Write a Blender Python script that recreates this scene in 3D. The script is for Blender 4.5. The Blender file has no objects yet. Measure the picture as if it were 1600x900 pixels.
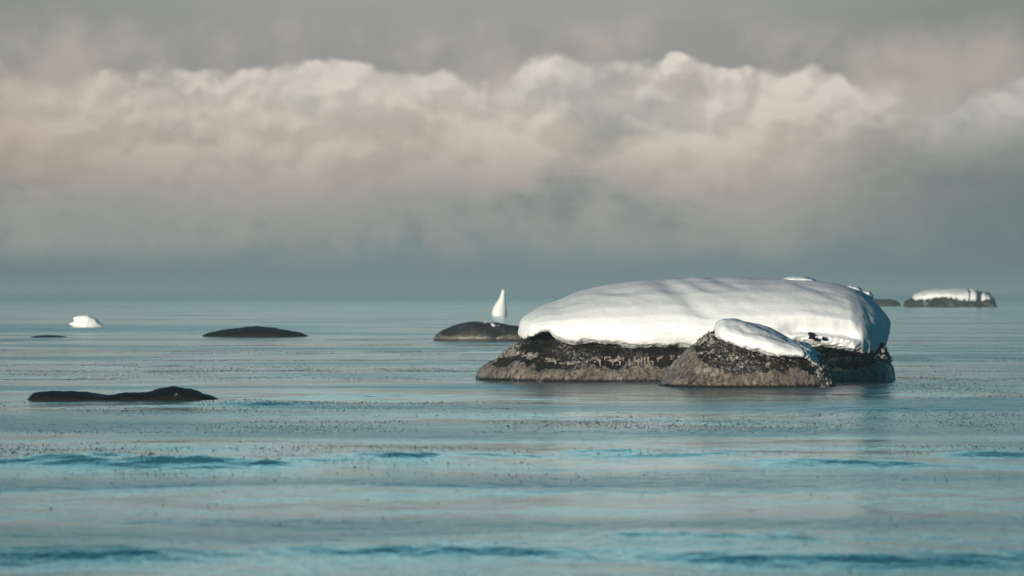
import bpy, math, random
import numpy as np
from mathutils import Vector

sc = bpy.context.scene
COL = sc.collection
rad = math.radians
rng = np.random.default_rng(11)
random.seed(5)

# ------------------------------------------------------------------ camera
FPX, CAMH, HOR = 6000.0, 0.65, 455.0          # focal length in photo pixels, eye height, horizon row
cam_d = bpy.data.cameras.new('camera')
cam = bpy.data.objects.new('camera', cam_d)
COL.objects.link(cam)
cam.location = (0, 0, CAMH)
cam.rotation_euler = (rad(90) + math.atan((HOR - 450) / FPX), 0, 0)
cam_d.sensor_width = 36
cam_d.lens = 36 * FPX / 1600
cam_d.clip_start, cam_d.clip_end = 0.1, 20000
cam_d.dof.use_dof = True
cam_d.dof.focus_distance = 27.0
cam_d.dof.aperture_fstop = 7.5
sc.camera = cam

sc.view_settings.view_transform = 'Standard'
sc.view_settings.look = 'None'
sc.view_settings.exposure = 0.0
sc.view_settings.gamma = 1.0
sc.view_settings.use_curve_mapping = False

# ------------------------------------------------------------------ node helpers
def lin(r, g, b):
    f = lambda c: (c / 12.92 if c <= 0.04045 else ((c + 0.055) / 1.055) ** 2.4)
    return (f(r / 255), f(g / 255), f(b / 255), 1.0)

class G:
    """Small builder for shader node graphs."""
    def __init__(s, tree):
        s.t = tree; s.n = tree.nodes; s.l = tree.links; s.n.clear()
    def put(s, sock, v):
        if v is None: return
        if isinstance(v, bpy.types.NodeSocket): s.l.new(v, sock)
        else: sock.default_value = v
    def new(s, typ, **kw):
        n = s.n.new(typ)
        for k, v in kw.items(): setattr(n, k, v)
        return n
    def m(s, op, a, b=None, c=None, clamp=False):
        n = s.new('ShaderNodeMath', operation=op, use_clamp=clamp)
        s.put(n.inputs[0], a); s.put(n.inputs[1], b); s.put(n.inputs[2], c)
        return n.outputs[0]
    def add(s, a, b): return s.m('ADD', a, b)
    def sub(s, a, b): return s.m('SUBTRACT', a, b)
    def mul(s, a, b): return s.m('MULTIPLY', a, b)
    def vm(s, op, a, b=None):
        n = s.new('ShaderNodeVectorMath', operation=op)
        s.put(n.inputs[0], a); s.put(n.inputs[1], b)
        return n.outputs[0]
    def xyz(s, x, y, z=0.0):
        n = s.new('ShaderNodeCombineXYZ')
        for i, v in enumerate((x, y, z)): s.put(n.inputs[i], v)
        return n.outputs[0]
    def sep(s, v):
        n = s.new('ShaderNodeSeparateXYZ'); s.put(n.inputs[0], v)
        return n.outputs
    def noise(s, vec, scale=1.0, detail=3.0, rough=0.5, dist=0.0, color=False):
        n = s.new('ShaderNodeTexNoise'); s.put(n.inputs['Vector'], vec)
        n.inputs['Scale'].default_value = scale; n.inputs['Detail'].default_value = detail
        n.inputs['Roughness'].default_value = rough; n.inputs['Distortion'].default_value = dist
        return n.outputs['Color' if color else 'Fac']
    def vor(s, vec, scale=1.0, detail=0.0, smooth=0.5, rough=0.5):
        n = s.new('ShaderNodeTexVoronoi', feature='SMOOTH_F1'); s.put(n.inputs['Vector'], vec)
        n.inputs['Scale'].default_value = scale; n.inputs['Smoothness'].default_value = smooth
        n.inputs['Detail'].default_value = detail; n.inputs['Roughness'].default_value = rough
        return n.outputs['Distance']
    def ss(s, v, a, b, lo=0.0, hi=1.0):
        n = s.new('ShaderNodeMapRange', interpolation_type='SMOOTHSTEP')
        for i, q in enumerate((v, a, b, lo, hi)): s.put(n.inputs[i], q)
        return n.outputs[0]
    def mix(s, f, a, b, mode='MIX'):
        n = s.new('ShaderNodeMix', data_type='RGBA', blend_type=mode)
        s.put(n.inputs[0], f); s.put(n.inputs[6], a); s.put(n.inputs[7], b)
        return n.outputs[2]
    def ramp(s, f, stops, interp='LINEAR'):
        n = s.new('ShaderNodeValToRGB'); s.put(n.inputs[0], f)
        r = n.color_ramp; r.interpolation = interp
        while len(r.elements) < len(stops): r.elements.new(0.5)
        for e, (p, c) in zip(r.elements, stops):
            e.position = p; e.color = c
        return n.outputs[0]
    def bump(s, h, strength=0.5, dist=0.01, normal=None):
        n = s.new('ShaderNodeBump'); s.put(n.inputs['Height'], h)
        n.inputs['Strength'].default_value = strength; n.inputs['Distance'].default_value = dist
        s.put(n.inputs['Normal'], normal)
        return n.outputs[0]
    def principled(s, color, rough, normal=None, **kw):
        n = s.new('ShaderNodeBsdfPrincipled')
        s.put(n.inputs['Base Color'], color); s.put(n.inputs['Roughness'], rough); s.put(n.inputs['Normal'], normal)
        for k, v in kw.items(): s.put(n.inputs[k], v)
        o = s.new('ShaderNodeOutputMaterial'); s.l.new(n.outputs[0], o.inputs['Surface'])
        return n

def mat(name):
    m = bpy.data.materials.new(name); m.use_nodes = True
    return m, G(m.node_tree)

# ------------------------------------------------------------------ sun and sky
SUN_AZ, SUN_EL = rad(210), rad(7.5)            # clockwise from +Y: behind the camera, to its left
sun_d = bpy.data.lights.new('sun', 'SUN')
sun_d.energy = 5.0
sun_d.angle = rad(0.55)
sun_d.color = (1.0, 0.905, 0.78)
sun = bpy.data.objects.new('sun', sun_d); COL.objects.link(sun)
sv = Vector((math.sin(SUN_AZ) * math.cos(SUN_EL), math.cos(SUN_AZ) * math.cos(SUN_EL), math.sin(SUN_EL)))
sun.rotation_euler = sv.to_track_quat('Z', 'Y').to_euler()
sun.location = (-6, -12, 6)

world = bpy.data.worlds.new('World'); sc.world = world; world.use_nodes = True
g = G(world.node_tree)
sky = g.new('ShaderNodeTexSky', sky_type='NISHITA')
sky.sun_disc = False; sky.sun_elevation = SUN_EL; sky.sun_rotation = SUN_AZ
sky.air_density = 1.0; sky.dust_density = 0.6; sky.ozone_density = 2.0
clear = g.mix(1.0, sky.outputs[0], (0.002, 0.45, 0.60, 1), 'MULTIPLY')
bg_clear = g.new('ShaderNodeBackground'); g.put(bg_clear.inputs[0], clear); bg_clear.inputs[1].default_value = 0.09

tc = g.new('ShaderNodeTexCoord')
dx, dy, dz = g.sep(tc.outputs['Generated'])
az = g.m('ARCTAN2', dx, dy)
X = g.mul(az, 3.75 * 1.778)                      # about -0.89 .. 0.89 across the fog bank seen
Y = g.mul(g.m('ARCSINE', dz), 6.667)             # 0 at the horizon, about 0.5 at the top of the bank
p = g.xyz(X, Y, 0.0)
wn = g.vm('SUBTRACT', g.noise(p, 2.6, 4.0, 0.55, color=True), (0.5, 0.5, 0.5))
wn = g.vm('MULTIPLY', wn, (0.075, 0.05, 0.0))
pw = g.vm('ADD', p, wn)
# billows
pst = g.vm('MULTIPLY', g.vm('ADD', pw, (0.37, 0.0, 0.0)), (1.0, 1.25, 1.0))
puff = g.sub(1.0, g.mul(g.vor(pst, 5.2, 3.0, 0.75, 0.5), 1.15))
pst2 = g.vm('ADD', pst, (-0.013, 0.024, 0.0))
puff2 = g.sub(1.0, g.mul(g.vor(pst2, 5.2, 3.0, 0.75, 0.5), 1.15))
low = g.noise(g.vm('ADD', p, (3.1, 7.7, 0)), 2.2, 2.0, 0.5)
mid = g.noise(g.vm('ADD', pw, (1.3, 2.2, 0)), 4.5, 5.0, 0.55)
# open sky behind the bank
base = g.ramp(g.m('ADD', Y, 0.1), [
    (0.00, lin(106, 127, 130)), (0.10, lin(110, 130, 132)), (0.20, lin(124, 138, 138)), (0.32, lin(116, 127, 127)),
    (0.46, lin(140, 142, 138)), (0.605, lin(158, 158, 153)), (0.64, lin(208, 211, 205)), (0.68, lin(214, 222, 218)), (0.80, lin(176, 225, 226)), (1.0, lin(138, 208, 216))])  # upper stops: sky above the view, made bright for the water to reflect
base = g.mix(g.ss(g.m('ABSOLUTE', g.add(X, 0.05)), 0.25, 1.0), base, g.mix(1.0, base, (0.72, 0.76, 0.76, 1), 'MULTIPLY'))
# far soft layer
topA = g.add(g.sub(0.475, g.mul(X, 0.012)), g.mul(g.sub(low, 0.5), 0.16))
mA = g.ss(g.sub(g.add(topA, g.mul(g.sub(mid, 0.5), 0.10)), Y), -0.02, 0.055)
colA = g.mix(g.ss(mid, 0.35, 0.65), lin(154, 152, 147), lin(188, 179, 169))
c0 = g.mix(g.mul(mA, 0.75), base, colA)
# near billowing layer
topB = g.add(g.sub(0.440, g.mul(X, 0.014)), g.mul(g.sub(low, 0.5), 0.045))
hB = g.sub(g.add(topB, g.mul(g.sub(puff, 0.52), 0.085)), Y)
edge = g.add(0.015, g.mul(g.ss(mid, 0.40, 0.58), 0.075))
mB = g.ss(hB, 0.0, edge)
yy = g.add(Y, g.add(g.mul(g.sub(low, 0.5), 0.16), g.mul(g.sub(mid, 0.5), 0.12)))
colB = g.ramp(g.add(yy, 0.1), [
    (0.08, lin(112, 130, 132)), (0.16, lin(138, 145, 143)), (0.22, lin(155, 154, 149)), (0.29, lin(174, 166, 157)),
    (0.36, lin(197, 188, 175)), (0.43, lin(207, 200, 189)), (0.54, lin(214, 207, 197))])
emb = g.m('SUBTRACT', puff, puff2)
lit = g.add(1.0, g.m('MULTIPLY', g.m('MAXIMUM', g.m('MINIMUM', g.mul(emb, 1.25), 0.12), -0.12), g.ss(Y, 0.08, 0.33)))
n_ = g.new('ShaderNodeVectorMath', operation='SCALE'); g.put(n_.inputs[0], colB); g.put(n_.inputs['Scale'], lit)
colB = n_.outputs[0]
# gaps: dark wisps, leaning upward low in the bank
gp = g.vm('MULTIPLY', g.vm('ADD', pw, (8.2, 4.4, 0)), (1.0, 1.5, 1.0))
gap = g.noise(gp, 3.4, 5.0, 0.6)
gapm = g.mul(g.ss(gap, 0.47, 0.66), g.ss(Y, 0.42, 0.12, 0.24, 0.62))
wsp = g.noise(g.vm('MULTIPLY', pw, (1.15, 0.95, 1.0)), 6.5, 5.0, 0.6)
colB = g.mix(gapm, colB, lin(102, 121, 124))
colB = g.mix(g.mul(g.ss(wsp, 0.46, 0.64), g.ss(Y, 0.24, 0.10, 0.0, 0.55)), colB, lin(165, 162, 156))
colB = g.mix(g.mul(g.ss(X, -0.45, -0.95), g.mul(g.ss(Y, 0.12, 0.26), 0.5)), colB, lin(168, 146, 130))
colB = g.mix(g.mul(g.ss(X, 0.35, 0.9), g.ss(Y, 0.38, 0.18, 0.12, 0.80)), colB, lin(96, 113, 116))
c1 = g.mix(mB, c0, colB)
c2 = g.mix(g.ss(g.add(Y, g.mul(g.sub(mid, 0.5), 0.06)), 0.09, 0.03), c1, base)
bg_bank = g.new('ShaderNodeBackground'); g.put(bg_bank.inputs[0], c2); g.put(bg_bank.inputs[1], g.ss(Y, 0.52, 0.82, 1.0, 1.75))   # boost added to the unseen sky overhead so the water reflects brighter
fade = g.mul(g.ss(Y, 1.40, 0.78), g.ss(g.m('ABSOLUTE', az), 0.66, 0.28))
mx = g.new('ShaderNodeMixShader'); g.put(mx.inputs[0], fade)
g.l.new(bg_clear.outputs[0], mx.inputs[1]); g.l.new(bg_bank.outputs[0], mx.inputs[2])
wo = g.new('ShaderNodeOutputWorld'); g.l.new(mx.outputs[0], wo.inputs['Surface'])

sc.render.engine = 'CYCLES'
sc.cycles.use_denoising = True
sc.cycles.max_bounces = 8
sc.cycles.volume_bounces = 1
sc.cycles.sample_clamp_indirect = 6.0

# ------------------------------------------------------------------ numpy noise
_perm = np.random.default_rng(3).permutation(4096)
_gr = np.random.default_rng(4).normal(size=(4096, 3)); _gr /= np.linalg.norm(_gr, axis=1)[:, None]
def pn(x, y, z=0.0):
    x, y, z = np.broadcast_arrays(np.asarray(x, float), np.asarray(y, float), np.asarray(z, float))
    xi, yi, zi = np.floor(x).astype(np.int64), np.floor(y).astype(np.int64), np.floor(z).astype(np.int64)
    fx, fy, fz = x - xi, y - yi, z - zi
    u, v, w = (t * t * t * (t * (t * 6 - 15) + 10) for t in (fx, fy, fz))
    out = 0.0
    for i in (0, 1):
        for j in (0, 1):
            for k in (0, 1):
                h = _perm[(_perm[(_perm[(xi + i) & 4095] + yi + j) & 4095] + zi + k) & 4095]
                gr = _gr[h]
                d = gr[..., 0] * (fx - i) + gr[..., 1] * (fy - j) + gr[..., 2] * (fz - k)
                out = out + d * (u if i else 1 - u) * (v if j else 1 - v) * (w if k else 1 - w)
    return out * 1.6
def fbm(x, y, z=0.0, oct=4, gain=0.5):
    a, f, s = 1.0, 1.0, 0.0
    for o in range(oct):
        s = s + a * pn(np.asarray(x) * f + 17.3 * o, np.asarray(y) * f - 9.1 * o, np.asarray(z) * f + 4.7 * o)
        a *= gain; f *= 2.03
    return s
def sstep(x, a, b):
    t = np.clip((np.asarray(x, float) - a) / (b - a), 0, 1)
    return t * t * (3 - 2 * t)
def smooth_interp(x, xs, ys):
    """monotone-ish cubic through the table points"""
    xs, ys = np.asarray(xs, float), np.asarray(ys, float)
    d = np.diff(ys) / np.diff(xs)
    m = np.concatenate([[d[0]], np.where(d[1:] * d[:-1] > 0, 2 * d[1:] * d[:-1] / (d[1:] + d[:-1] + 1e-12), 0), [d[-1]]])
    x = np.clip(x, xs[0], xs[-1])
    i = np.clip(np.searchsorted(xs, x) - 1, 0, len(xs) - 2)
    h = xs[i + 1] - xs[i]; t = (x - xs[i]) / h
    return ((2*t**3 - 3*t**2 + 1) * ys[i] + (t**3 - 2*t**2 + t) * h * m[i] + (-2*t**3 + 3*t**2) * ys[i+1] + (t**3 - t**2) * h * m[i+1])

# ------------------------------------------------------------------ object helpers
def wx(px, d): return (px - 800.0) / FPX * d
def wz(py, d): return CAMH + (HOR - py) / FPX * d
def dist_at(py): return CAMH * FPX / (py - HOR)

def mesh_obj(name, V, F, material, parent=None, smooth=True):
    me = bpy.data.meshes.new(name)
    me.from_pydata([tuple(v) for v in V], [], F)
    me.update()
    if smooth: me.polygons.foreach_set('use_smooth', [True] * len(me.polygons))
    me.materials.append(material)
    o = bpy.data.objects.new(name, me); COL.objects.link(o)
    if parent is not None:
        o.parent = parent
    return o
def thing(name, label, cat, loc, group=None):
    o = bpy.data.objects.new(name, None); COL.objects.link(o)
    o.location = loc; o.empty_display_size = 0.2
    o['label'] = label; o['category'] = cat
    if group: o['group'] = group
    return o
def grid_faces(nt, nu, wrap=True):
    F = []
    for i in range(nt - 1):
        for j in range(nu if wrap else nu - 1):
            k = (j + 1) % nu
            F.append((i*nu + j, i*nu + k, (i+1)*nu + k, (i+1)*nu + j))
    return F
def grid_normals(P):
    du = np.roll(P, -1, 1) - np.roll(P, 1, 1)
    dt = np.gradient(P, axis=0)
    n = np.cross(du, dt)
    return n / (np.linalg.norm(n, axis=2, keepdims=True) + 1e-9)
def closed_grid(name, P, material, parent, origin):
    """grid (levels x ring) closed with a fan at both ends"""
    nt, nu, _ = P.shape
    V = P.reshape(-1, 3) - np.asarray(origin)
    b, t = V[:nu].mean(0), V[-nu:].mean(0)
    V = np.vstack([V, b, t])
    F = grid_faces(nt, nu)
    nb = nt * nu
    F += [(nb, (j + 1) % nu, j) for j in range(nu)]
    F += [(nb + 1, (nt-1)*nu + j, (nt-1)*nu + (j+1) % nu) for j in range(nu)]
    return mesh_obj(name, V, F, material, parent)

def rock_grid(zs, xL, xR, yF, yB, cx, cy, nL=2.3, nR=3.2, nu=360):
    """stacked rounded outlines; every argument but cx, cy is an array over the levels"""
    # denser towards the viewer's side
    u = np.linspace(0, 2*np.pi, nu, endpoint=False)
    th = u - 0.35 * np.sin(u + np.pi/2) * 1.0
    c, s = np.cos(th), np.sin(th)
    a = np.where(c[None] < 0, (cx - xL)[:, None], (xR - cx)[:, None])
    b = np.where(s[None] < 0, (cy - yF)[:, None], (yB - cy)[:, None])
    n = np.where(c < 0, nL, nR)[None]
    r = ((np.abs(c)[None] / a) ** n + (np.abs(s)[None] / b) ** n) ** (-1.0 / n)
    P = np.stack([cx + r*c[None], cy + r*s[None], np.repeat(zs[:, None], nu, 1)], 2)
    return P, th

# ------------------------------------------------------------------ materials
def pos_node(g):
    n = g.new('ShaderNodeNewGeometry'); return n.outputs['Position']

# snow
M_SNOW, g = mat('snow')
P0 = pos_node(g)
h1 = g.noise(P0, 9.0, 4.0, 0.55); h2 = g.noise(P0, 70.0, 3.0, 0.6); h3 = g.noise(P0, 420.0, 2.0, 0.6)
h4 = g.noise(g.vm('MULTIPLY', P0, (9.0, 26.0, 26.0)), 1.6, 3.0, 0.55)                       # wind ripples
h = g.add(g.mul(h1, 0.35), g.add(g.mul(h4, 0.30), g.add(g.mul(h2, 0.36), g.mul(h3, 0.16))))
sp = g.ss(g.noise(P0, 260.0, 0.0), 0.73, 0.78)
g.principled(g.mix(g.noise(P0, 4.0, 3.0), (0.80, 0.82, 0.83, 1), (0.88, 0.88, 0.87, 1)), g.ss(sp, 0, 1, 0.62, 0.22),
             g.bump(h, 0.42, 0.014), **{'Specular IOR Level': 0.35, 'Subsurface Weight': 0.12, 'Subsurface Radius': (0.02, 0.02, 0.022), 'Subsurface Scale': 1.0})

# wet dark rock with rime
def rock_material(name, dark, brown, frost_lo, frost_hi, frost_col=(0.55, 0.52, 0.48, 1), rough=0.55, bump=0.7, spec=0.3):
    m, g = mat(name)
    P = pos_node(g)
    big = g.noise(P, 5.0, 4.0, 0.6); fine = g.noise(P, 38.0, 5.0, 0.68); gr = g.noise(P, 170.0, 3.0, 0.7)
    col = g.mix(g.ss(big, 0.36, 0.68), dark, brown)
    col = g.mix(g.mul(g.ss(fine, 0.48, 0.72), 0.45), col, (brown[0]*1.8, brown[1]*1.7, brown[2]*1.6, 1))
    fr = g.add(g.mul(fine, 0.40), g.mul(gr, 0.60))
    fr = g.add(fr, g.mul(g.sub(g.noise(P, 2.6, 3.0, 0.55), 0.5), 0.38))
    frm = g.ss(fr, frost_lo, frost_hi)
    col = g.mix(frm, col, frost_col)
    hh = g.add(g.mul(big, 1.2), g.add(g.mul(fine, 0.55), g.mul(gr, 0.2)))
    rr = g.ss(frm, 0, 1, rough, 0.45)
    g.principled(col, rr, g.bump(hh, bump, 0.03), **{'Specular IOR Level': spec})
    return m
M_ROCK = rock_material('rock_rimed', (0.003, 0.0026, 0.0022, 1), (0.014, 0.010, 0.007, 1), 0.56, 0.66, rough=0.7, bump=0.9)
M_ROCK_DARK = rock_material('rock_wet_dark', (0.003, 0.003, 0.003, 1), (0.008, 0.006, 0.005, 1), 0.74, 0.85, (0.2, 0.18, 0.17, 1), rough=0.5, bump=0.9, spec=0.2)
M_ROCK_GREY = rock_material('rock_grey_glazed', (0.014, 0.014, 0.016, 1), (0.05, 0.045, 0.044, 1), 0.60, 0.76, (0.26, 0.24, 0.23, 1), rough=0.6, bump=0.45, spec=0.25)

# rime crust: granular, off-white
M_RIME, g = mat('rime_crust')
P0 = pos_node(g)
f = g.noise(P0, 60.0, 4.0, 0.7); f2 = g.noise(P0, 240.0, 2.0, 0.6)
col = g.mix(g.ss(f, 0.38, 0.62), (0.07, 0.055, 0.042, 1), (0.58, 0.53, 0.47, 1))
g.principled(col, 0.42, g.bump(g.add(f, g.mul(f2, 0.4)), 0.9, 0.02), **{'Specular IOR Level': 0.6})

# glazed ice foot: frozen spray over brown stone
M_ICE, g = mat('spray_ice')
P0 = pos_node(g)
fl = g.noise(g.vm('MULTIPLY', P0, (1.0, 1.0, 0.14)), 42.0, 4.0, 0.6)
bl = g.noise(P0, 6.0, 4.0, 0.6); gr = g.noise(P0, 130.0, 3.0, 0.65)
col = g.mix(g.ss(bl, 0.30, 0.70), (0.12, 0.097, 0.079, 1), (0.25, 0.208, 0.172, 1))
col = g.mix(g.mul(g.ss(fl, 0.54, 0.40), 0.75), col, (0.022, 0.016, 0.013, 1))
col = g.mix(g.mul(g.ss(gr, 0.56, 0.72), 0.55), col, (0.42, 0.38, 0.34, 1))
zz = g.sep(P0)[2]
wet = g.ss(g.add(zz, g.mul(g.sub(fl, 0.5), 0.02)), 0.030, 0.008)
col = g.mix(wet, col, (0.010, 0.009, 0.008, 1))
g.principled(col, g.ss(gr, 0.3, 0.7, 0.22, 0.5), g.bump(g.add(g.mul(fl, 0.8), g.add(g.mul(bl, 0.5), g.mul(gr, 0.15))), 0.6, 0.02), **{'Specular IOR Level': 0.6})

# icicles
M_ICICLE, g = mat('icicle_ice')
P0 = pos_node(g)
f = g.noise(P0, 80.0, 3.0)
g.principled(g.mix(f, (0.20, 0.165, 0.135, 1), (0.52, 0.46, 0.40, 1)), 0.2, None, **{'Specular IOR Level': 0.7, 'Transmission Weight': 0.25, 'IOR': 1.31})

# feathers
M_FEATHER, g = mat('white_feathers')
P0 = pos_node(g)
f = g.noise(P0, 40.0, 3.0)
g.principled(g.mix(f, (0.78, 0.77, 0.74, 1), (0.86, 0.85, 0.83, 1)), 0.6, g.bump(f, 0.4, 0.01))

# water
M_WATER, g = mat('sea_water')
P0 = pos_node(g)
patch = g.noise(g.vm('MULTIPLY', P0, (0.16, 0.36, 1)), 1.0, 3.0, 0.5)
px_, py_, pz_ = g.sep(P0)
ruf = g.mul(g.mul(g.ss(py_, 58.0, 62.0), g.ss(py_, 78.0, 70.0)), g.ss(g.add(px_, g.mul(patch, 3.0)), -0.5, -3.0))   # wind-ruffled stretch
rip = g.m('MAXIMUM', g.m('MAXIMUM', g.ss(patch, 0.46, 0.64), ruf), g.ss(py_, 40.0, 350.0, 0.0, 1.3))
r1 = g.noise(g.vm('MULTIPLY', P0, (1.0, 0.8, 1)), 1.5, 1.0, 0.4)
r2 = g.noise(g.vm('MULTIPLY', P0, (1.0, 0.60, 1)), 9.0, 4.0, 0.6)
r3 = g.noise(g.vm('MULTIPLY', P0, (1.0, 0.18, 1)), 60.0, 2.0, 0.5)
hgt = g.add(g.mul(r1, 1.1), g.add(g.mul(g.mul(r2, g.add(0.58, g.mul(rip, 1.2))), 0.55), g.mul(g.mul(r3, g.add(0.06, rip)), 0.08)))
wcol = g.mix(g.ss(patch, 0.40, 0.60), (0.085, 0.235, 0.255, 1), (0.020, 0.125, 0.150, 1))
g.principled(wcol, g.add(0.095, g.mul(rip, 0.10)), g.bump(hgt, 1.0, 0.03), **{'IOR': 1.333, 'Specular IOR Level': 0.5})

# slush specks
M_SLUSH, g = mat('dark_slush')
P0 = pos_node(g)
g.principled(g.mix(g.noise(P0, 30.0, 2.0), (0.008, 0.026, 0.032, 1), (0.07, 0.12, 0.13, 1)), 0.3, None, **{'Specular IOR Level': 0.4})

# ------------------------------------------------------------------ water sheet (polar grid out to the horizon, fine across the bay in view)
def water_height(x, y):
    d = np.hypot(x, y)
    amp = 0.35 + 1.1 * sstep(fbm(x * 0.22 + 3.0, y * 0.30, 1.5, 3), -0.15, 0.55)
    h = 0.0085 * amp * fbm(x * 0.70 + 5.1, y * 0.80, 0.3, 2, 0.42)
    h = h + 0.003 * amp * pn(x * 0.28, y * 1.3, 7.0)
    # a few distinct low swells, broken up along their length
    brk = fbm(x * 2.6, y * 3.4, 9.0, 3)
    for (px, py, half, deep, a) in SWELLS:
        dd = dist_at(py); cx = wx(px, dd); w = half / FPX * dd
        yy = y - dd + 0.10 * np.sin(x * 3.0 + px) + 0.12 * pn(x * 1.7, 0.3, px * 0.1)
        h = h + 1.15 * a * (1 + 0.45 * brk) * np.exp(-((x - cx) / (1.35 * w)) ** 2 - (yy / (0.9 * deep)) ** 2)
    return h * (1 - sstep(d, 150, 600) * 0.6)
SWELLS = [(400, 631, 75, 0.45, 0.024), (560, 622, 120, 0.5, 0.018), (1400, 640, 120, 0.45, 0.016), (300, 722, 170, 0.36, 0.028), (60, 726, 120, 0.3, 0.017), (640, 716, 140, 0.34, 0.019), (1010, 710, 150, 0.3, 0.019),
          (1290, 724, 190, 0.34, 0.019), (1550, 712, 90, 0.3, 0.017), (700, 858, 230, 0.26, 0.017), (130, 862, 190, 0.26, 0.014),
          (1100, 842, 250, 0.26, 0.016), (1130, 872, 90, 0.2, 0.011), (1500, 868, 190, 0.26, 0.014), (75, 528, 40, 0.8, 0.015),
          (60, 516, 120, 1.6, 0.031), (260, 518, 160, 1.5, 0.019)]
ang = np.concatenate([np.linspace(-180, -30, 40, endpoint=False), np.linspace(-30, -9.5, 60, endpoint=False),
                      np.linspace(-9.5, 9.5, 900, endpoint=False), np.linspace(9.5, 30, 60, endpoint=False), np.linspace(30, 180, 40, endpoint=False)])
rows = np.concatenate([np.linspace(0.5, 7, 20, endpoint=False), np.linspace(7, 14, 200, endpoint=False), np.linspace(14, 34, 330, endpoint=False),
                       np.linspace(34, 70, 180, endpoint=False), np.geomspace(70, 4000, 120)])
A, D = np.meshgrid(np.radians(ang), rows)
WXg, WYg = D * np.sin(A), D * np.cos(A)
WZg = water_height(WXg, WYg)
nr, nc = WXg.shape
Vw = np.stack([WXg, WYg, WZg], 2).reshape(-1, 3)
Vw = np.vstack([Vw, [[0, 0, 0]]])
ii, jj = np.meshgrid(np.arange(nr - 1), np.arange(nc), indexing='ij')
kk = (jj + 1) % nc
quads = np.stack([ii*nc + jj, ii*nc + kk, (ii+1)*nc + kk, (ii+1)*nc + jj], 2).reshape(-1, 4)[:, ::-1]
me = bpy.data.meshes.new('water')
nq = len(quads)
tri = np.stack([np.arange(nc), (np.arange(nc) + 1) % nc, np.full(nc, nr*nc)], 1)
me.vertices.add(len(Vw)); me.vertices.foreach_set('co', Vw.astype(np.float32).ravel())
loops = np.concatenate([quads.ravel(), tri.ravel()]).astype(np.int32)
me.loops.add(len(loops)); me.loops.foreach_set('vertex_index', loops)
me.polygons.add(nq + nc)
me.polygons.foreach_set('loop_start', np.concatenate([np.arange(nq) * 4, nq*4 + np.arange(nc) * 3]).astype(np.int32))
me.update(calc_edges=True); me.validate()
me.polygons.foreach_set('use_smooth', np.ones(len(me.polygons), bool))
me.materials.append(M_WATER)
water = bpy.data.objects.new('water', me); COL.objects.link(water)
water['kind'] = 'structure'; water['label'] = 'teal grey winter sea with slushy ripples'; water['category'] = 'water'

# ------------------------------------------------------------------ boulders under snow
def snow_cap(name, parent, origin, pxs, tops, bots, d_mid, d_top, d_bot, yF, yB, prof=None, nx=240, ns=110, feature=None, amp=1.0):
    """loft along x: a bulging front lip, a slope up to a ridge, a rounded back"""
    x0, x1 = pxs[0], pxs[-1]
    t = 0.5 - 0.5 * np.cos(np.linspace(0.02, np.pi - 0.02, nx))
    px = x0 + (x1 - x0) * t
    top = smooth_interp(px, pxs, tops); bot = smooth_interp(px, pxs, bots)
    xw = wx(px, d_mid)
    zt, zb = wz(top, d_top), wz(bot, d_bot)
    kr = np.exp(-0.5 * ((px[:, None] - px[None]) / (0.045 * (x1 - x0))) ** 2)      # broad lower line; the ragged part stays at the lip
    zsm = (kr * zb[None]).sum(1) / kr.sum(1)
    edge_k = sstep(np.minimum(px - x0, x1 - px), 0, 0.05 * (x1 - x0))
    zsm = zb + (zsm - zb) * edge_k; zrag = zb - zsm
    yf = smooth_interp(px, yF[0], yF[1]); yb = smooth_interp(px, yB[0], yB[1])
    if prof is None:
        prof = [(0.50, 0.06), (0.20, 0.03), (0.06, 0.0), (0.012, 0.06), (0.0, 0.18), (0.010, 0.32), (0.036, 0.47), (0.09, 0.62), (0.19, 0.785),
                (0.33, 0.91), (0.48, 0.98), (0.62, 1.0), (0.80, 0.90), (0.93, 0.62), (1.0, 0.3), (0.96, 0.06), (0.8, 0.0)]
    pr = np.array(prof)
    q = np.linspace(0, 1, len(pr)); s = np.linspace(0, 1, ns)
    # Catmull-Rom style smoothing
    yy, ze = np.interp(s, q, pr[:, 0]), np.interp(s, q, pr[:, 1])
    for _ in range(3):
        yy[1:-1] = 0.25*yy[:-2] + 0.5*yy[1:-1] + 0.25*yy[2:]; ze[1:-1] = 0.25*ze[:-2] + 0.5*ze[1:-1] + 0.25*ze[2:]
    P = np.zeros((nx, ns, 3))
    P[..., 0] = xw[:, None]
    P[..., 1] = yf[:, None] + (yb - yf)[:, None] * yy[None]
    P[..., 2] = zsm[:, None] + (zt - zsm)[:, None] * ze[None] + zrag[:, None] * np.clip(1 - ze / 0.45, 0, 1)[None] ** 1.5
    n = grid_normals(P)
    x, y, z = P[..., 0], P[..., 1], P[..., 2]
    k = amp * np.minimum(1, np.minimum(np.arange(nx), np.arange(nx)[::-1]) / 8.0)[:, None]
    disp = 0.0065 * fbm(x*2.1, y*2.1, z*2.6, 2) + 0.0030 * fbm(x*9, y*9, z*11, 3)
    disp = disp + 0.010 * fbm(x*7 + 3, y*7, z*1.5, 2) * sstep(ze, 0.35, 0.0)[None]          # uneven lower lip
    disp = disp + 0.006 * fbm(x*30, y*30, z*30, 3, 0.6) * sstep(ze, 0.22, 0.02)[None]          # crumbly lower lip
    P = P + n * (disp * k)[..., None]
    P[..., 2] += 0.012 * (fbm(x*6, y*6, 2.0, 3) * sstep(ze, 0.25, 0.02)[None]) * k
    if feature is not None:
        P = feature(P, px[:, None], ze[None], yy[None], n)
    return closed_grid(name, P, M_SNOW, parent, origin)

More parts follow.
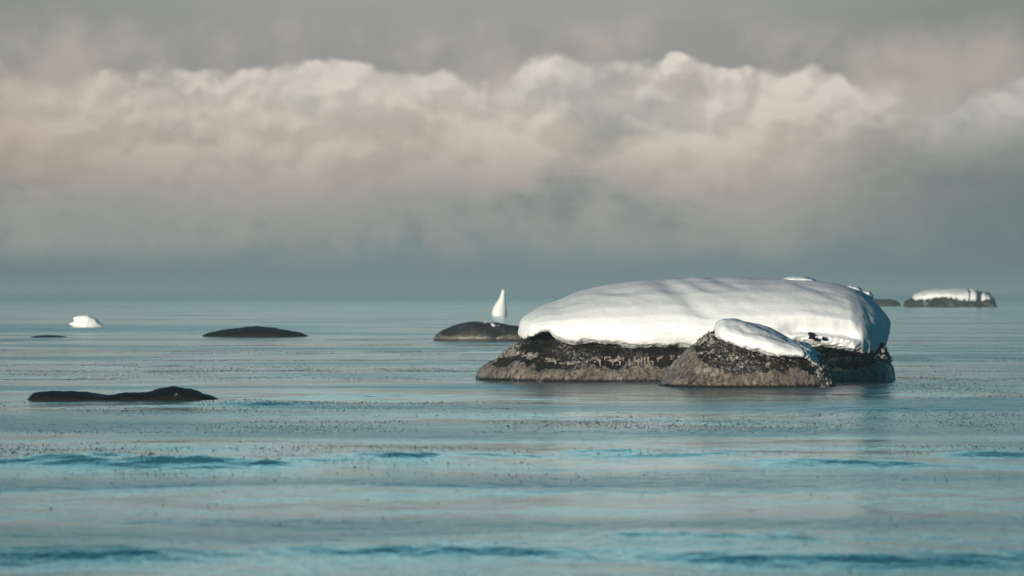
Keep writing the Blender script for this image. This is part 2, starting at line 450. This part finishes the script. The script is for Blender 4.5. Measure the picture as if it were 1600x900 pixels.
def shells(parent, origin, P, body_mat, foot, rime, seed, rough=1.0, left=None):
    """rock body, then a frozen spray foot and a rime crust that break out of it with ragged, dripping edges"""
    n = grid_normals(P)
    x, y, z = P[..., 0], P[..., 1], P[..., 2]
    d = rough * (0.035 * fbm(x*2.4 + seed, y*2.4, z*3.5, 3) + 0.016 * fbm(x*9 + seed, y*9, z*13, 4, 0.6))
    # ledges and cracks
    led = 0.014 * rough * np.abs(pn(x*5 + seed, y*5, z*9)) 
    body = P + n * (d - led)[..., None]
    closed_grid('rock_body', body, body_mat, parent, origin)
    nb = grid_normals(body)
    if foot is not None:
        zt, off = foot
        drip = 0.026 * fbm(x*24 + seed, y*16, 1.0, 2) + 0.05 * fbm(x*3.5, y*3.5 + seed, 2.0, 2)
        if left is not None: zt = zt + 0.26 * (1 - sstep(x, left[0], left[1]))          # glaze climbing the windward flank
        mk = sstep(zt + drip - z, -0.02, 0.035)
        flute = 0.005 * fbm(x*20, y*20, z*2.0 + seed, 2)
        sm = P + n * (0.4 * d)[..., None]
        Q = sm + n * (off * mk - 0.03 * (1 - mk) + flute * mk)[..., None]
        closed_grid('ice_foot', Q, M_ICE, parent, origin)
    if rime is not None:
        mk = rime(x, y, z)
        lump = 0.009 * fbm(x*48, y*48, z*44 + seed, 3, 0.6)
        Q = body + nb * (0.012 * mk - 0.014 + lump * np.clip(mk, 0, 1))[..., None]
        closed_grid('rime_crust', Q, M_RIME, parent, origin)
    return body

def icicle(parent, origin, top, length, r):
    """bent tapering icicle"""
    k, nu = 7, 7
    V, F = [], []
    bx = random.uniform(-0.1, 0.1) * r
    for i in range(k):
        t = i / (k - 1)
        rr = r * (1 - t) ** 0.8 * random.uniform(0.85, 1.15) + 0.0006
        for j in range(nu):
            a = 2*math.pi*j/nu
            V.append((top[0] + bx*t*3 + rr*math.cos(a) - origin[0], top[1] + rr*math.sin(a) - origin[1], top[2] - length*t - origin[2]))
    F = grid_faces(k, nu)
    F.append(tuple(range(nu))[::-1]); F.append(tuple((k-1)*nu + j for j in range(nu)))
    mesh_obj('icicle', V, F, M_ICICLE, parent)

def front_point(body, px, py, d):
    """the point of the body nearest the line of sight, on its near side"""
    x, z = wx(px, d), wz(py, d)
    c = (body[..., 0] - x) ** 2 + (body[..., 2] - z) ** 2 + np.where(body[..., 1] > np.median(body[..., 1]), 1e3, 0)
    i = np.unravel_index(np.argmin(c), c.shape)
    return body[i]

def blob(name, parent, origin, c, size, material, seed=0.0, rough=0.18, nu=28, nv=16):
    v = np.linspace(0.02, np.pi - 0.02, nv)[:, None]; u = np.linspace(0, 2*np.pi, nu, endpoint=False)[None]
    U = np.stack([np.sin(v)*np.cos(u), np.sin(v)*np.sin(u), -np.cos(v) + 0*u], 2)
    r = 1 + rough * fbm(U[..., 0]*1.6 + seed, U[..., 1]*1.6, U[..., 2]*1.6, 3)
    return closed_grid(name, np.asarray(c) + U * r[..., None] * np.asarray(size), material, parent, origin)

# ---- the large snow-covered boulder
DM = 28.6
org = (wx(1070, DM), DM, 0.0)
big = thing('snow_covered_boulder', 'largest boulder, a long dark rock under a thick rounded cap of snow', 'boulder', org)
pyl = np.array([630, 604, 596, 590, 583, 572, 556, 540, 525, 510, 496, 484])
xLp = np.array([744, 746, 747, 748, 751, 761, 787, 804, 822, 846, 885, 940])
xRp = np.array([1390, 1390, 1389, 1388, 1386, 1384, 1382, 1378, 1362, 1342, 1320, 1290])
yFr = np.array([27.36, 27.42, 27.45, 27.47, 27.50, 27.56, 27.68, 27.80, 27.92, 28.02, 28.14, 28.3])
yBk = np.array([30.1, 30.1, 30.05, 30.0, 29.95, 29.9, 29.8, 29.7, 29.6, 29.5, 29.3, 29.0])
zl = wz(pyl, DM)
zs = np.concatenate([np.linspace(zl[0], 0.42, 150), np.linspace(0.42, zl[-1], 12)[1:]])
f = lambda tab: smooth_interp(zs, zl, tab)
P, th = rock_grid(zs, wx(f(xLp), DM), wx(f(xRp), DM), f(yFr), f(yBk), org[0], org[1], 2.5, 3.6, 900)
def rime_big(x, y, z):
    band = np.exp(-((z - 0.165 - 0.03 * fbm(x*2.5, y*2.5, 0.5, 2)) / 0.034) ** 2)
    right = sstep(x, wx(1352, DM), wx(1372, DM)) * sstep(z, 0.02, 0.06) * 0.9
    leftcrest = np.exp(-((x - wx(800, DM)) / 0.10) ** 2) * np.exp(-((z - 0.22) / 0.10) ** 2)
    return 1.75 * np.maximum(np.maximum(0.9 * band, right), leftcrest * 0.95) * (0.62 + 0.9 * fbm(x*17, y*17, z*19, 4, 0.7)) 
bodyB = shells(big, org, P, M_ROCK, (0.118, 0.018), rime_big, 1.7)
pxs = [811, 813, 819, 835, 856, 870, 885, 900, 930, 960, 1000, 1050, 1100, 1150, 1200, 1235, 1260, 1300, 1330, 1345, 1360, 1375, 1385, 1392, 1398]
tops = [510, 502, 494, 484, 475, 470, 464, 458, 449, 443, 438, 435, 433, 433, 435, 435.5, 436.5, 441, 447, 452, 460, 470, 480, 488, 497]
bots = [514, 523, 529, 525, 518, 529, 534, 536, 537, 541, 544, 544, 546, 547, 540, 534, 540, 545, 553, 558, 558, 554, 547, 524, 500]
def feat_big(P, px, ze, yy, n):
    front = yy < 0.66
    def groove(p0, z0, p1, z1, w, depth, skew=0.6):
        t = np.clip((ze - z0) / (z1 - z0), 0, 1)
        inside = sstep(ze, min(z0, z1) - 0.04, min(z0, z1) + 0.04) * (1 - sstep(ze, max(z0, z1) - 0.04, max(z0, z1) + 0.04)) * front
        c = p0 + (p1 - p0) * t ** 0.8
        u = (px - c) / w
        return -depth * inside * np.exp(-u*u) + depth * skew * inside * np.exp(-((u + 1.5) / 1.1) ** 2)
    h = groove(1034, 0.98, 1098, 0.44, 21, 0.014, 0.4)
    h = h + groove(1068, 1.0, 1112, 0.78, 14, 0.006, 0.5) + groove(1102, 1.03, 1160, 0.82, 15, 0.0055, 0.5)
    h = h + groove(930, 0.92, 985, 0.80, 22, 0.006) + groove(1250, 0.93, 1310, 0.74, 17, 0.006)
    P[..., 2] += h
    # layered crust: a recessed band under a lip towards the right end
    bz = sstep(px, 1195, 1240) * (1 - sstep(px, 1318, 1342))
    wob = 0.035 * fbm(px * 0.018, 0.3, 0.7, 3) + 0.02 * (px - 1270) / 70
    lip = 0.44 + wob
    band = np.clip((lip - ze) / 0.20, 0, 1) * (ze < lip) * sstep(ze, lip - 0.30, lip - 0.22)
    P[..., 1] += 0.10 * bz * band * (yy < 0.4)
    crumb = bz * (1 - sstep(ze, lip - 0.28, lip - 0.20)) * (yy < 0.4)
    P[..., 1] += 0.012 * crumb * fbm(P[..., 0]*34, P[..., 2]*40, 4.0, 4, 0.6)
    b2 = sstep(px, 925, 985) * (1 - sstep(px, 1035, 1085))
    P[..., 1] += 0.018 * b2 * sstep(ze, 0.20 + wob, 0.30 + wob) * (1 - sstep(ze, 0.37 + wob, 0.43 + wob)) * (yy < 0.4)
    # ragged undercut at the right end
    rg = sstep(px, 1335, 1350)
    fl = 0.006 * fbm(P[..., 1]*16, P[..., 0]*16, P[..., 2]*3, 3)
    P[..., 0] += rg * fl * (ze < 0.6)
    return P
snow_cap('snow_cap', big, org, pxs, tops, bots, 28.3, 28.55, 27.85,
         ([811, 816, 830, 860, 920, 1000, 1200, 1320, 1338, 1350, 1365, 1380, 1392, 1398], [28.35, 28.15, 27.96, 27.82, 27.72, 27.66, 27.68, 27.76, 27.84, 27.94, 28.08, 28.28, 28.5, 28.7]),
         ([811, 830, 870, 960, 1200, 1340, 1380, 1398], [28.6, 29.1, 29.5, 29.8, 29.85, 29.6, 29.3, 28.95]), feature=feat_big, nx=420, ns=150)
blob('snow_lump', big, org, (wx(1248, 28.9), 28.9, wz(441, 28.9)), (0.13, 0.16, 0.044), M_SNOW, 2.0, 0.2)
for (px, py, sx, szz, sd) in [(1331, 455, 0.075, 0.036, 1.0), (1352, 463, 0.060, 0.040, 4.0)]:
    blob('snow_lump', big, org, (wx(px, 28.92), 28.92, wz(py, 28.92)), (sx, 0.09, szz), M_SNOW, sd, 0.22)
for (px, py, r) in [(1268, 525, 0.022), (1274, 530, 0.012), (1287, 529, 0.012)]:
    blob('bare_stone', big, org, (wx(px, 27.72), 27.73, wz(py, 27.72)), (r*1.2, 0.06, r), M_ROCK_DARK, px * 0.1, 0.5)
for px in [938, 946, 958, 969, 975, 983, 992, 998, 1003, 1008, 1013, 1020, 1028, 905, 918, 868, 1305, 1312, 1324, 1331, 1340]:
    py = 563 + random.uniform(-3, 5)
    q = front_point(bodyB, px, py, 27.6)
    icicle(big, org, (q[0], q[1] - 0.036, q[2] + 0.015), random.uniform(0.03, 0.12), random.uniform(0.004, 0.008))

# ---- the small boulder in front
DS = 26.4
org2 = (wx(1165, DS), DS, 0.0)
small = thing('snow_covered_boulder', 'smaller boulder with a tilted wedge of snow, in front of the largest one', 'boulder', org2)
pyl = np.array([640, 612, 606, 600, 590, 575, 560, 545, 530, 520, 512])
xLp = np.array([1026, 1029, 1032, 1035, 1041, 1052, 1065, 1079, 1098, 1112, 1128])
xRp = np.array([1308, 1305, 1302, 1299, 1295, 1289, 1273, 1246, 1212, 1185, 1160])
yFr = np.array([25.70, 25.76, 25.79, 25.81, 25.84, 25.89, 25.96, 26.04, 26.14, 26.2, 26.28])
yBk = np.array([27.1, 27.1, 27.1, 27.08, 27.05, 27.0, 26.9, 26.85, 26.75, 26.68, 26.6])
zl = wz(pyl, DS)
zs = np.linspace(zl[0], zl[-1], 150)
P, th = rock_grid(zs, wx(f(xLp), DS), wx(f(xRp), DS), f(yFr), f(yBk), org2[0], org2[1], 2.2, 2.3, 700)
def rime_small(x, y, z):
    band = np.exp(-((z - 0.20 - 0.02 * fbm(x*4, y*4, 0.5, 2)) / 0.075) ** 2)
    right = sstep(x + 0.35 * (y - 25.9), wx(1262, DS), wx(1290, DS)) * 1.3
    crown = np.exp(-((x - wx(1100, DS)) / 0.09) ** 2) * sstep(z, 0.22, 0.3)
    return 2.1 * np.maximum(np.maximum(0.62 * band, right), crown) * (0.60 + 0.9 * fbm(x*17, y*17, z*19, 4, 0.7))
bodyS = shells(small, org2, P, M_ROCK, (0.125, 0.014), rime_small, 5.3, left=(wx(1062, DS), wx(1112, DS)))
pxs = [1117, 1118.5, 1123, 1132, 1145, 1160, 1180, 1200, 1220, 1240, 1254, 1262, 1271, 1279, 1286, 1291, 1294]
tops = [512, 504, 500, 498, 498, 500, 505, 512, 521, 530, 535, 538, 542, 547, 553, 560, 566]
bots = [516, 525, 530, 535, 540, 543, 548, 554, 556, 558, 558, 563, 570, 576, 578, 576, 572]
def feat_small(P, px, ze, yy, n):
    # the frozen drape down its right flank is rough and ropy
    k = sstep(px, 1238, 1262)
    r = 0.012 * fbm(P[..., 0]*16, P[..., 1]*16, P[..., 2]*12, 3, 0.6) + 0.010 * fbm(P[..., 1]*30, P[..., 0]*30, P[..., 2]*6, 2)
    lump = 0.016 * fbm(P[..., 0]*4.5 + 2, P[..., 1]*4.5, P[..., 2]*5, 3) + 0.010 * fbm(P[..., 0]*11, 0.4, 0.9, 3) * sstep(ze, 0.35, 0.05)
    return P + n * (k * r + (1 - k) * lump * sstep(px, 1117, 1130))[..., None]
prof2 = [(0.50, 0.06), (0.20, 0.03), (0.06, 0.0), (0.012, 0.08), (0.0, 0.25), (0.015, 0.42), (0.06, 0.58), (0.16, 0.74), (0.30, 0.89),
         (0.44, 0.98), (0.54, 1.0), (0.70, 0.96), (0.85, 0.82), (0.95, 0.6), (1.0, 0.3), (0.96, 0.06), (0.8, 0.0)]
snow_cap('snow_cap', small, org2, pxs, tops, bots, 26.2, 26.3, 25.95,
         ([1117, 1122, 1135, 1170, 1230, 1248, 1262, 1278, 1294], [26.12, 26.0, 25.92, 25.86, 25.85, 25.87, 25.96, 26.14, 26.4]),
         ([1117, 1130, 1170, 1240, 1275, 1294], [26.4, 26.6, 26.75, 26.85, 27.0, 27.05]), prof=prof2, nx=260, ns=130, amp=0.7, feature=feat_small)
for px in [1123, 1131, 1140, 1147, 1153, 1160, 1166, 1172, 1213, 1219, 1224, 1232, 1238]:
    py = 566 + random.uniform(-3, 4)
    q = front_point(bodyS, px, py, 25.9)
    icicle(small, org2, (q[0], q[1] - 0.034, q[2] + 0.015), random.uniform(0.03, 0.11), random.uniform(0.004, 0.008))

# ---- low bare rocks
def low_rock(name, label, pxs, tops, base_py, depth, material, parts=None, seed=0.0, amp=1.0, nx=160, ns=60):
    d = dist_at(base_py) + depth * 0.5
    t = 0.5 - 0.5 * np.cos(np.linspace(0.03, np.pi - 0.03, nx))
    px = pxs[0] + (pxs[-1] - pxs[0]) * t
    zt = wz(smooth_interp(px, pxs, tops), d)
    a = np.linspace(0, 2*np.pi, ns, endpoint=False)
    cx = 0.5 * (pxs[0] + pxs[-1]); hw = 0.5 * (pxs[-1] - pxs[0])
    w = 0.5 * depth * (1 - np.clip(np.abs((px - cx) / hw), 0, 1) ** 3.0) ** 0.6 + 0.01
    P = np.zeros((nx, ns, 3))
    P[..., 0] = wx(px, d)[:, None]
    ca, sa = np.cos(a), np.sin(a)
    P[..., 1] = d + w[:, None] * np.sign(ca) * np.abs(ca)[None] ** 0.9
    zb = -0.12
    P[..., 2] = np.where(sa[None] >= 0, 0.0 + zt[:, None] * np.abs(sa)[None] ** 0.85, zb * np.abs(sa)[None])
    n = grid_normals(P)
    x, y, z = P[..., 0], P[..., 1], P[..., 2]
    if np.mean(n[..., 2] * z) < 0: n = -n
    P = P + n * (amp * (0.02 * fbm(x*4 + seed, y*4, z*5, 3) + 0.007 * fbm(x*16, y*16, z*20 + seed, 3)) * sstep(zt, 0.0, 0.05)[:, None])[..., None]
    org = (wx(cx, d), d, 0.0)
    if parts:
        o = thing(name, label, 'rock', org)
        closed_grid('rock_body', P, material, o, org)
        parts(o, org, P, n, px, d)
    else:
        o = closed_grid(name, P, material, None, org); o.location = org
        o['label'] = label; o['category'] = 'rock'
    return o

def scar_parts(o, org, P, n, px, d):
    x, y, z = P[..., 0], P[..., 1], P[..., 2]
    mk = np.exp(-((px[:, None] - 281) / 6) ** 2) * np.exp(-((z - 0.035) / 0.014) ** 2) * (0.75 + 1.3 * fbm(x*60, y*60, z*60, 3)) * (y < d)
    closed_grid('frost_patch', P + n * (0.010 * mk - 0.006)[..., None], M_RIME, o, org)
low_rock('bare_rock', 'low black wet rock of two humps, nearest the lower left', [42, 52, 70, 95, 120, 150, 165, 190, 215, 235, 250, 275, 300, 320, 345],
         [625, 618, 613, 611, 612, 616, 618, 615, 613, 611, 607, 605, 607, 614, 625], 626.5, 0.5, M_ROCK_DARK, scar_parts, 2.0, 0.8)
low_rock('bare_rock', 'smooth black wet rock, a single low hump in open water', [317, 330, 350, 375, 400, 415, 435, 455, 470, 482],
         [524, 520, 515, 512, 510, 511, 514, 517, 521, 525], 526.5, 1.0, M_ROCK_DARK, None, 6.0, 0.9)
low_rock('bare_rock', 'thin dark rock barely awash at the far left, just below the white swan', [38, 50, 62, 75, 90, 104, 112],
         [529, 526, 524.2, 523.6, 524.4, 526.4, 529], 528.6, 0.8, M_ROCK_DARK, None, 3.0, 0.3)
def grey_parts(o, org, P, n, px, d):
    x, y, z = P[..., 0], P[..., 1], P[..., 2]
    mk = sstep(0.085 + 0.05 * fbm(x*6, y*6, 0.0, 3) - z, -0.02, 0.05) * sstep(z, 0.0, 0.02)
    closed_grid('ice_foot', P + n * (0.010 * mk - 0.02 * (1 - mk))[..., None], M_ICE, o, org)
    top = np.exp(-((px[:, None] - 765) / 24) ** 2) * sstep(z, 0.17, 0.2)
    mk = top * (0.6 + 1.6 * fbm(x*9, y*5, 3.0, 3))
    closed_grid('snow_patch', P + n * (0.013 * mk - 0.0098)[..., None], M_SNOW, o, org)
low_rock('icy_rock', 'dark grey rounded rock with a thin streak of snow, left of the largest boulder',
         [678, 684, 695, 715, 735, 755, 775, 800, 820, 840, 848], [529, 522, 514, 507, 503, 502, 504, 509, 512, 520, 528], 532.5, 1.1, M_ROCK_GREY, grey_parts, 9.0, 0.7)
low_rock('bare_rock', 'flat dark rock far off, just past the right end of the largest boulder', [1340, 1350, 1370, 1390, 1400, 1408],
         [476, 470, 467.5, 468, 470, 476], 478.5, 2.0, M_ROCK_GREY, None, 4.0, 1.0)

# ---- distant snow-capped rock
DF = 157.0
org3 = (wx(1485, DF), DF, 0.0)
far = thing('snow_covered_boulder', 'distant boulder at the far right, dark sides under a patchy snow cap', 'boulder', org3)
pyl = np.array([490, 482, 479.5, 475, 470, 466, 461, 457])
xLp = np.array([1412, 1414, 1415, 1418, 1424, 1432, 1446, 1466])
xRp = np.array([1556, 1555, 1554.5, 1554, 1553, 1552, 1546, 1530])
zl = wz(pyl, DF)
zs = np.linspace(zl[0], zl[-1], 60)
yFr = np.linspace(155.6, 156.3, 8); yBk = np.linspace(158.4, 157.8, 8)
P, th = rock_grid(zs, wx(f(xLp), DF), wx(f(xRp), DF), f(yFr), f(yBk), org3[0], org3[1], 2.4, 3.4, 200)
n = grid_normals(P)
P = P + n * (0.16 * fbm(P[..., 0]*1.4, P[..., 1]*1.4, P[..., 2]*2.0, 4))[..., None]
closed_grid('rock_body', P, M_ROCK, far, org3)
pxs = [1426, 1430, 1440, 1450, 1465, 1480, 1500, 1515, 1525, 1535, 1545, 1551, 1553]
tops = [465, 460, 456, 453, 451, 450.5, 450, 450.5, 452, 455, 459, 463, 468]
bots = [468, 468.5, 467.5, 468, 465, 465.5, 470, 472, 468, 470, 469, 470, 471]
def feat_far(P, px, ze, yy, n):
    # cracks that split the cap near its right end
    for c, w, dp in ((1513, 1.6, 0.25), (1528.5, 3.4, 0.8), (1547.5, 1.4, 0.4)):
        P[..., 1] += dp * np.exp(-((px - c - 3*(ze - 0.5)) / w) ** 2) * (yy < 0.5)
        P[..., 2] -= 0.18 * dp * np.exp(-((px - c - 3*(ze - 0.5)) / w) ** 2) * ze
    P[..., 2] += 0.05 * fbm(P[..., 0]*5, 0.3, 0.7, 2) * (ze < 0.3)
    return P
snow_cap('snow_cap', far, org3, pxs, tops, bots, 156.6, 156.8, 156.1,
         ([1426, 1440, 1470, 1520, 1545, 1553], [156.6, 156.0, 155.75, 155.75, 156.0, 156.6]),
         ([1426, 1440, 1470, 1520, 1545, 1553], [157.0, 157.5, 157.8, 157.8, 157.6, 157.0]), prof=prof2, nx=160, ns=60, feature=feat_far, amp=3.0)

# ------------------------------------------------------------------ swans
def swan_mesh(name, label, rings, loc, voxel=0.02):
    """rings: lists of (centre, semi-axis vectors a and b); each list is a tapering volume, all fused into one continuous body"""
    V, F = [], []
    for ring_list in rings:
        nu = 20; base = len(V)
        for (c, a, b) in ring_list:
            for j in range(nu):
                t = 2*math.pi*j/nu
                V.append(tuple(np.array(c) + np.array(a)*math.cos(t) + np.array(b)*math.sin(t)))
        m = len(ring_list)
        F += [tuple(base + q for q in fc) for fc in grid_faces(m, nu)]
        F.append(tuple(base + j for j in range(nu))[::-1]); F.append(tuple(base + (m-1)*nu + j for j in range(nu)))
    o = mesh_obj(name, V, F, M_FEATHER)
    o.location = loc
    r = o.modifiers.new('fuse', 'REMESH'); r.mode = 'VOXEL'; r.voxel_size = voxel; r.use_smooth_shade = True
    s = o.modifiers.new('soften', 'SMOOTH'); s.factor = 0.5; s.iterations = 26
    o['label'] = label; o['category'] = 'swan'; o['group'] = 'swans feeding among the rocks'
    return o
d1 = dist_at(493.5); u1 = d1 / FPX
def ring_up(pxc, py, half, dep):
    half *= 1.12                     # horizontal ring at a height
    return ((wx(pxc, d1) - wx(780, d1), 0, wz(py, d1)), (half*u1, 0, 0), (0, dep*u1, 0))
body = [ring_up(779.5, 505, 6, 7), ring_up(780, 499, 9, 10), ring_up(780.3, 493, 10.4, 11), ring_up(780.3, 488, 10.6, 12), ring_up(780.6, 483, 10.0, 11),
        ring_up(781.6, 478, 8.6, 9), ring_up(783, 473, 6.9, 7.5), ring_up(784.3, 468, 5.2, 5.5), ring_up(785.1, 464, 3.7, 4), ring_up(785.5, 460, 2.9, 2.6), ring_up(785.9, 456, 2.6, 1.8), ring_up(786.3, 453, 2.0, 1.2), ring_up(786.6, 451.4, 1.0, 0.7)]
wingl = [ring_up(772.8, 493, 2.6, 6), ring_up(772.2, 487, 3.0, 7), ring_up(773.2, 481, 2.4, 5), ring_up(777, 474, 1.8, 3), ring_up(780.5, 467, 0.9, 2)]
wingr = [ring_up(788.6, 492, 2.6, 6), ring_up(789, 485, 2.8, 7), ring_up(788.6, 477, 2.4, 5), ring_up(788, 469, 1.7, 3), ring_up(787.3, 462, 0.9, 2)]
swan_mesh('swan', 'white swan upended to feed, its tail a narrow cone pointing straight up', [body, wingl, wingr], (wx(780, d1), d1, 0), 0.014)
d2 = dist_at(511.0); u2 = d2 / FPX
def ring_side(px, zc, hz, hy, oy=0.0):               # vertical ring across the body
    return ((wx(px, d2) - wx(135, d2), oy*u2, wz(zc, d2)), (0, hy*u2, 0), (0, 0, hz*u2))
def lower(r): return ((r[0][0], r[0][1], r[0][2] * 0.93), r[1], r[2])
body = [ring_side(107, 505.5, 0.8, 2), ring_side(111, 506, 2.2, 6), ring_side(118, 506.5, 6.5, 11), ring_side(126, 506.5, 10, 14), ring_side(136, 507.5, 12, 15),
        ring_side(146, 509, 11.5, 13), ring_side(154, 511, 9.5, 9), ring_side(160, 514, 6.5, 5), ring_side(164, 519, 5, 4), ring_side(167, 526, 4, 4)]
w1 = [ring_side(114, 496.5, 1.2, 1.6, -3), ring_side(118, 497, 3.6, 3.4, -4), ring_side(126, 498.5, 6.5, 5, -7), ring_side(138, 500.5, 8.5, 6, -8), ring_side(150, 505, 7, 5, -6), ring_side(156, 509, 3, 3, -4)]
body, w1 = [lower(r) for r in body], [lower(r) for r in w1]
w2 = [(np.array((c[0], -c[1], c[2])), a, b) for (c, a, b) in w1]
swan_mesh('swan', 'white swan swimming low at the far left with head and neck under water', [body, w1, w2], (wx(135, d2), d2, 0), 0.010)

# ------------------------------------------------------------------ slush specks drifting in bands
Vs, Fs = [], []
N = 0
tmpl = []
cand = 1100000
dd = np.sqrt(rng.uniform(9.0**2, 55.0**2, cand)); aa = rng.uniform(-rad(9.2), rad(9.2), cand)
sx, sy = dd*np.sin(aa), dd*np.cos(aa)
band = fbm(sx*0.12 + 2.0, sy*0.62 + 4.0, 0.0, 4, 0.6)
clump = fbm(sx*1.3, sy*0.9, 3.0, 3, 0.6)
keep = rng.uniform(0, 1, cand) < 0.62 * sstep(band, -0.20, 0.60) * sstep(dd[:], 11.0, 18.0) * sstep(clump, -0.7, 0.5) + 0.004
sx, sy = sx[keep], sy[keep]
sz = water_height(sx, sy)
nu = 5
ct = np.cos(np.linspace(0, 2*np.pi, nu, endpoint=False)); st = np.sin(np.linspace(0, 2*np.pi, nu, endpoint=False))
K = len(sx)
w = 0.0016 * np.exp(rng.normal(0, 0.40, K)); hh = w * rng.uniform(0.35, 0.8, K) + 0.001; dp = w * rng.uniform(1.0, 4.0, K)
jit = rng.uniform(0.7, 1.3, (K, nu))
ring0 = np.stack([sx[:, None] + w[:, None]*ct*jit*1.5, sy[:, None] + dp[:, None]*st*jit, np.repeat((sz - 0.002)[:, None], nu, 1)], 2)
ring1 = np.stack([sx[:, None] + 0.75*w[:, None]*ct*jit, sy[:, None] + 0.75*dp[:, None]*st*jit, (sz + 0.75*hh)[:, None] + 0*ct], 2)
tip = np.stack([sx, sy, sz + hh], 1)[:, None]
Vs = np.concatenate([ring0, ring1, tip], 1).reshape(-1, 3)
st_ = 2*nu + 1
F1 = []
for j in range(nu):
    k = (j + 1) % nu
    F1 += [(j, k, nu + k), (j, nu + k, nu + j), (nu + j, nu + k, 2*nu)]
F1 = np.array(F1)
Fs = (np.arange(K)[:, None, None] * st_ + F1[None]).reshape(-1, 3)
me = bpy.data.meshes.new('slush')
me.vertices.add(len(Vs)); me.vertices.foreach_set('co', Vs.astype(np.float32).ravel())
me.loops.add(Fs.size); me.loops.foreach_set('vertex_index', Fs.astype(np.int32).ravel())
me.polygons.add(len(Fs)); me.polygons.foreach_set('loop_start', (np.arange(len(Fs)) * 3).astype(np.int32))
me.update(calc_edges=True)
me.polygons.foreach_set('use_smooth', np.ones(len(Fs), bool))
me.materials.append(M_SLUSH)
slush = bpy.data.objects.new('slush', me); COL.objects.link(slush)
print('slush specks', K)
slush['kind'] = 'stuff'; slush['label'] = 'dark specks of slush drifting in bands on the water'; slush['category'] = 'slush'

# ------------------------------------------------------------------ haze over the sea
M_HAZE = bpy.data.materials.new('sea_haze'); M_HAZE.use_nodes = True
t = M_HAZE.node_tree; t.nodes.clear()
pv = t.nodes.new('ShaderNodeVolumePrincipled')
pv.inputs['Color'].default_value = (0.45, 0.60, 0.63, 1); pv.inputs['Density'].default_value = 0.0020
pv.inputs['Anisotropy'].default_value = 0.0
ov = t.nodes.new('ShaderNodeOutputMaterial'); t.links.new(pv.outputs[0], ov.inputs['Volume'])
R_, zt_, zb_ = 4100.0, 3.0, -1.2
Vh = [(-R_, -R_, zb_), (R_, -R_, zb_), (R_, R_, zb_), (-R_, R_, zb_), (-R_, -R_, zt_), (R_, -R_, zt_), (R_, R_, zt_), (-R_, R_, zt_)]
Fh = [(3, 2, 1, 0), (4, 5, 6, 7), (0, 1, 5, 4), (1, 2, 6, 5), (2, 3, 7, 6), (3, 0, 4, 7)]
haze = mesh_obj('haze', Vh, Fh, M_HAZE, smooth=False)
haze['kind'] = 'stuff'; haze['label'] = 'cold sea haze lying over the water'; haze['category'] = 'haze'
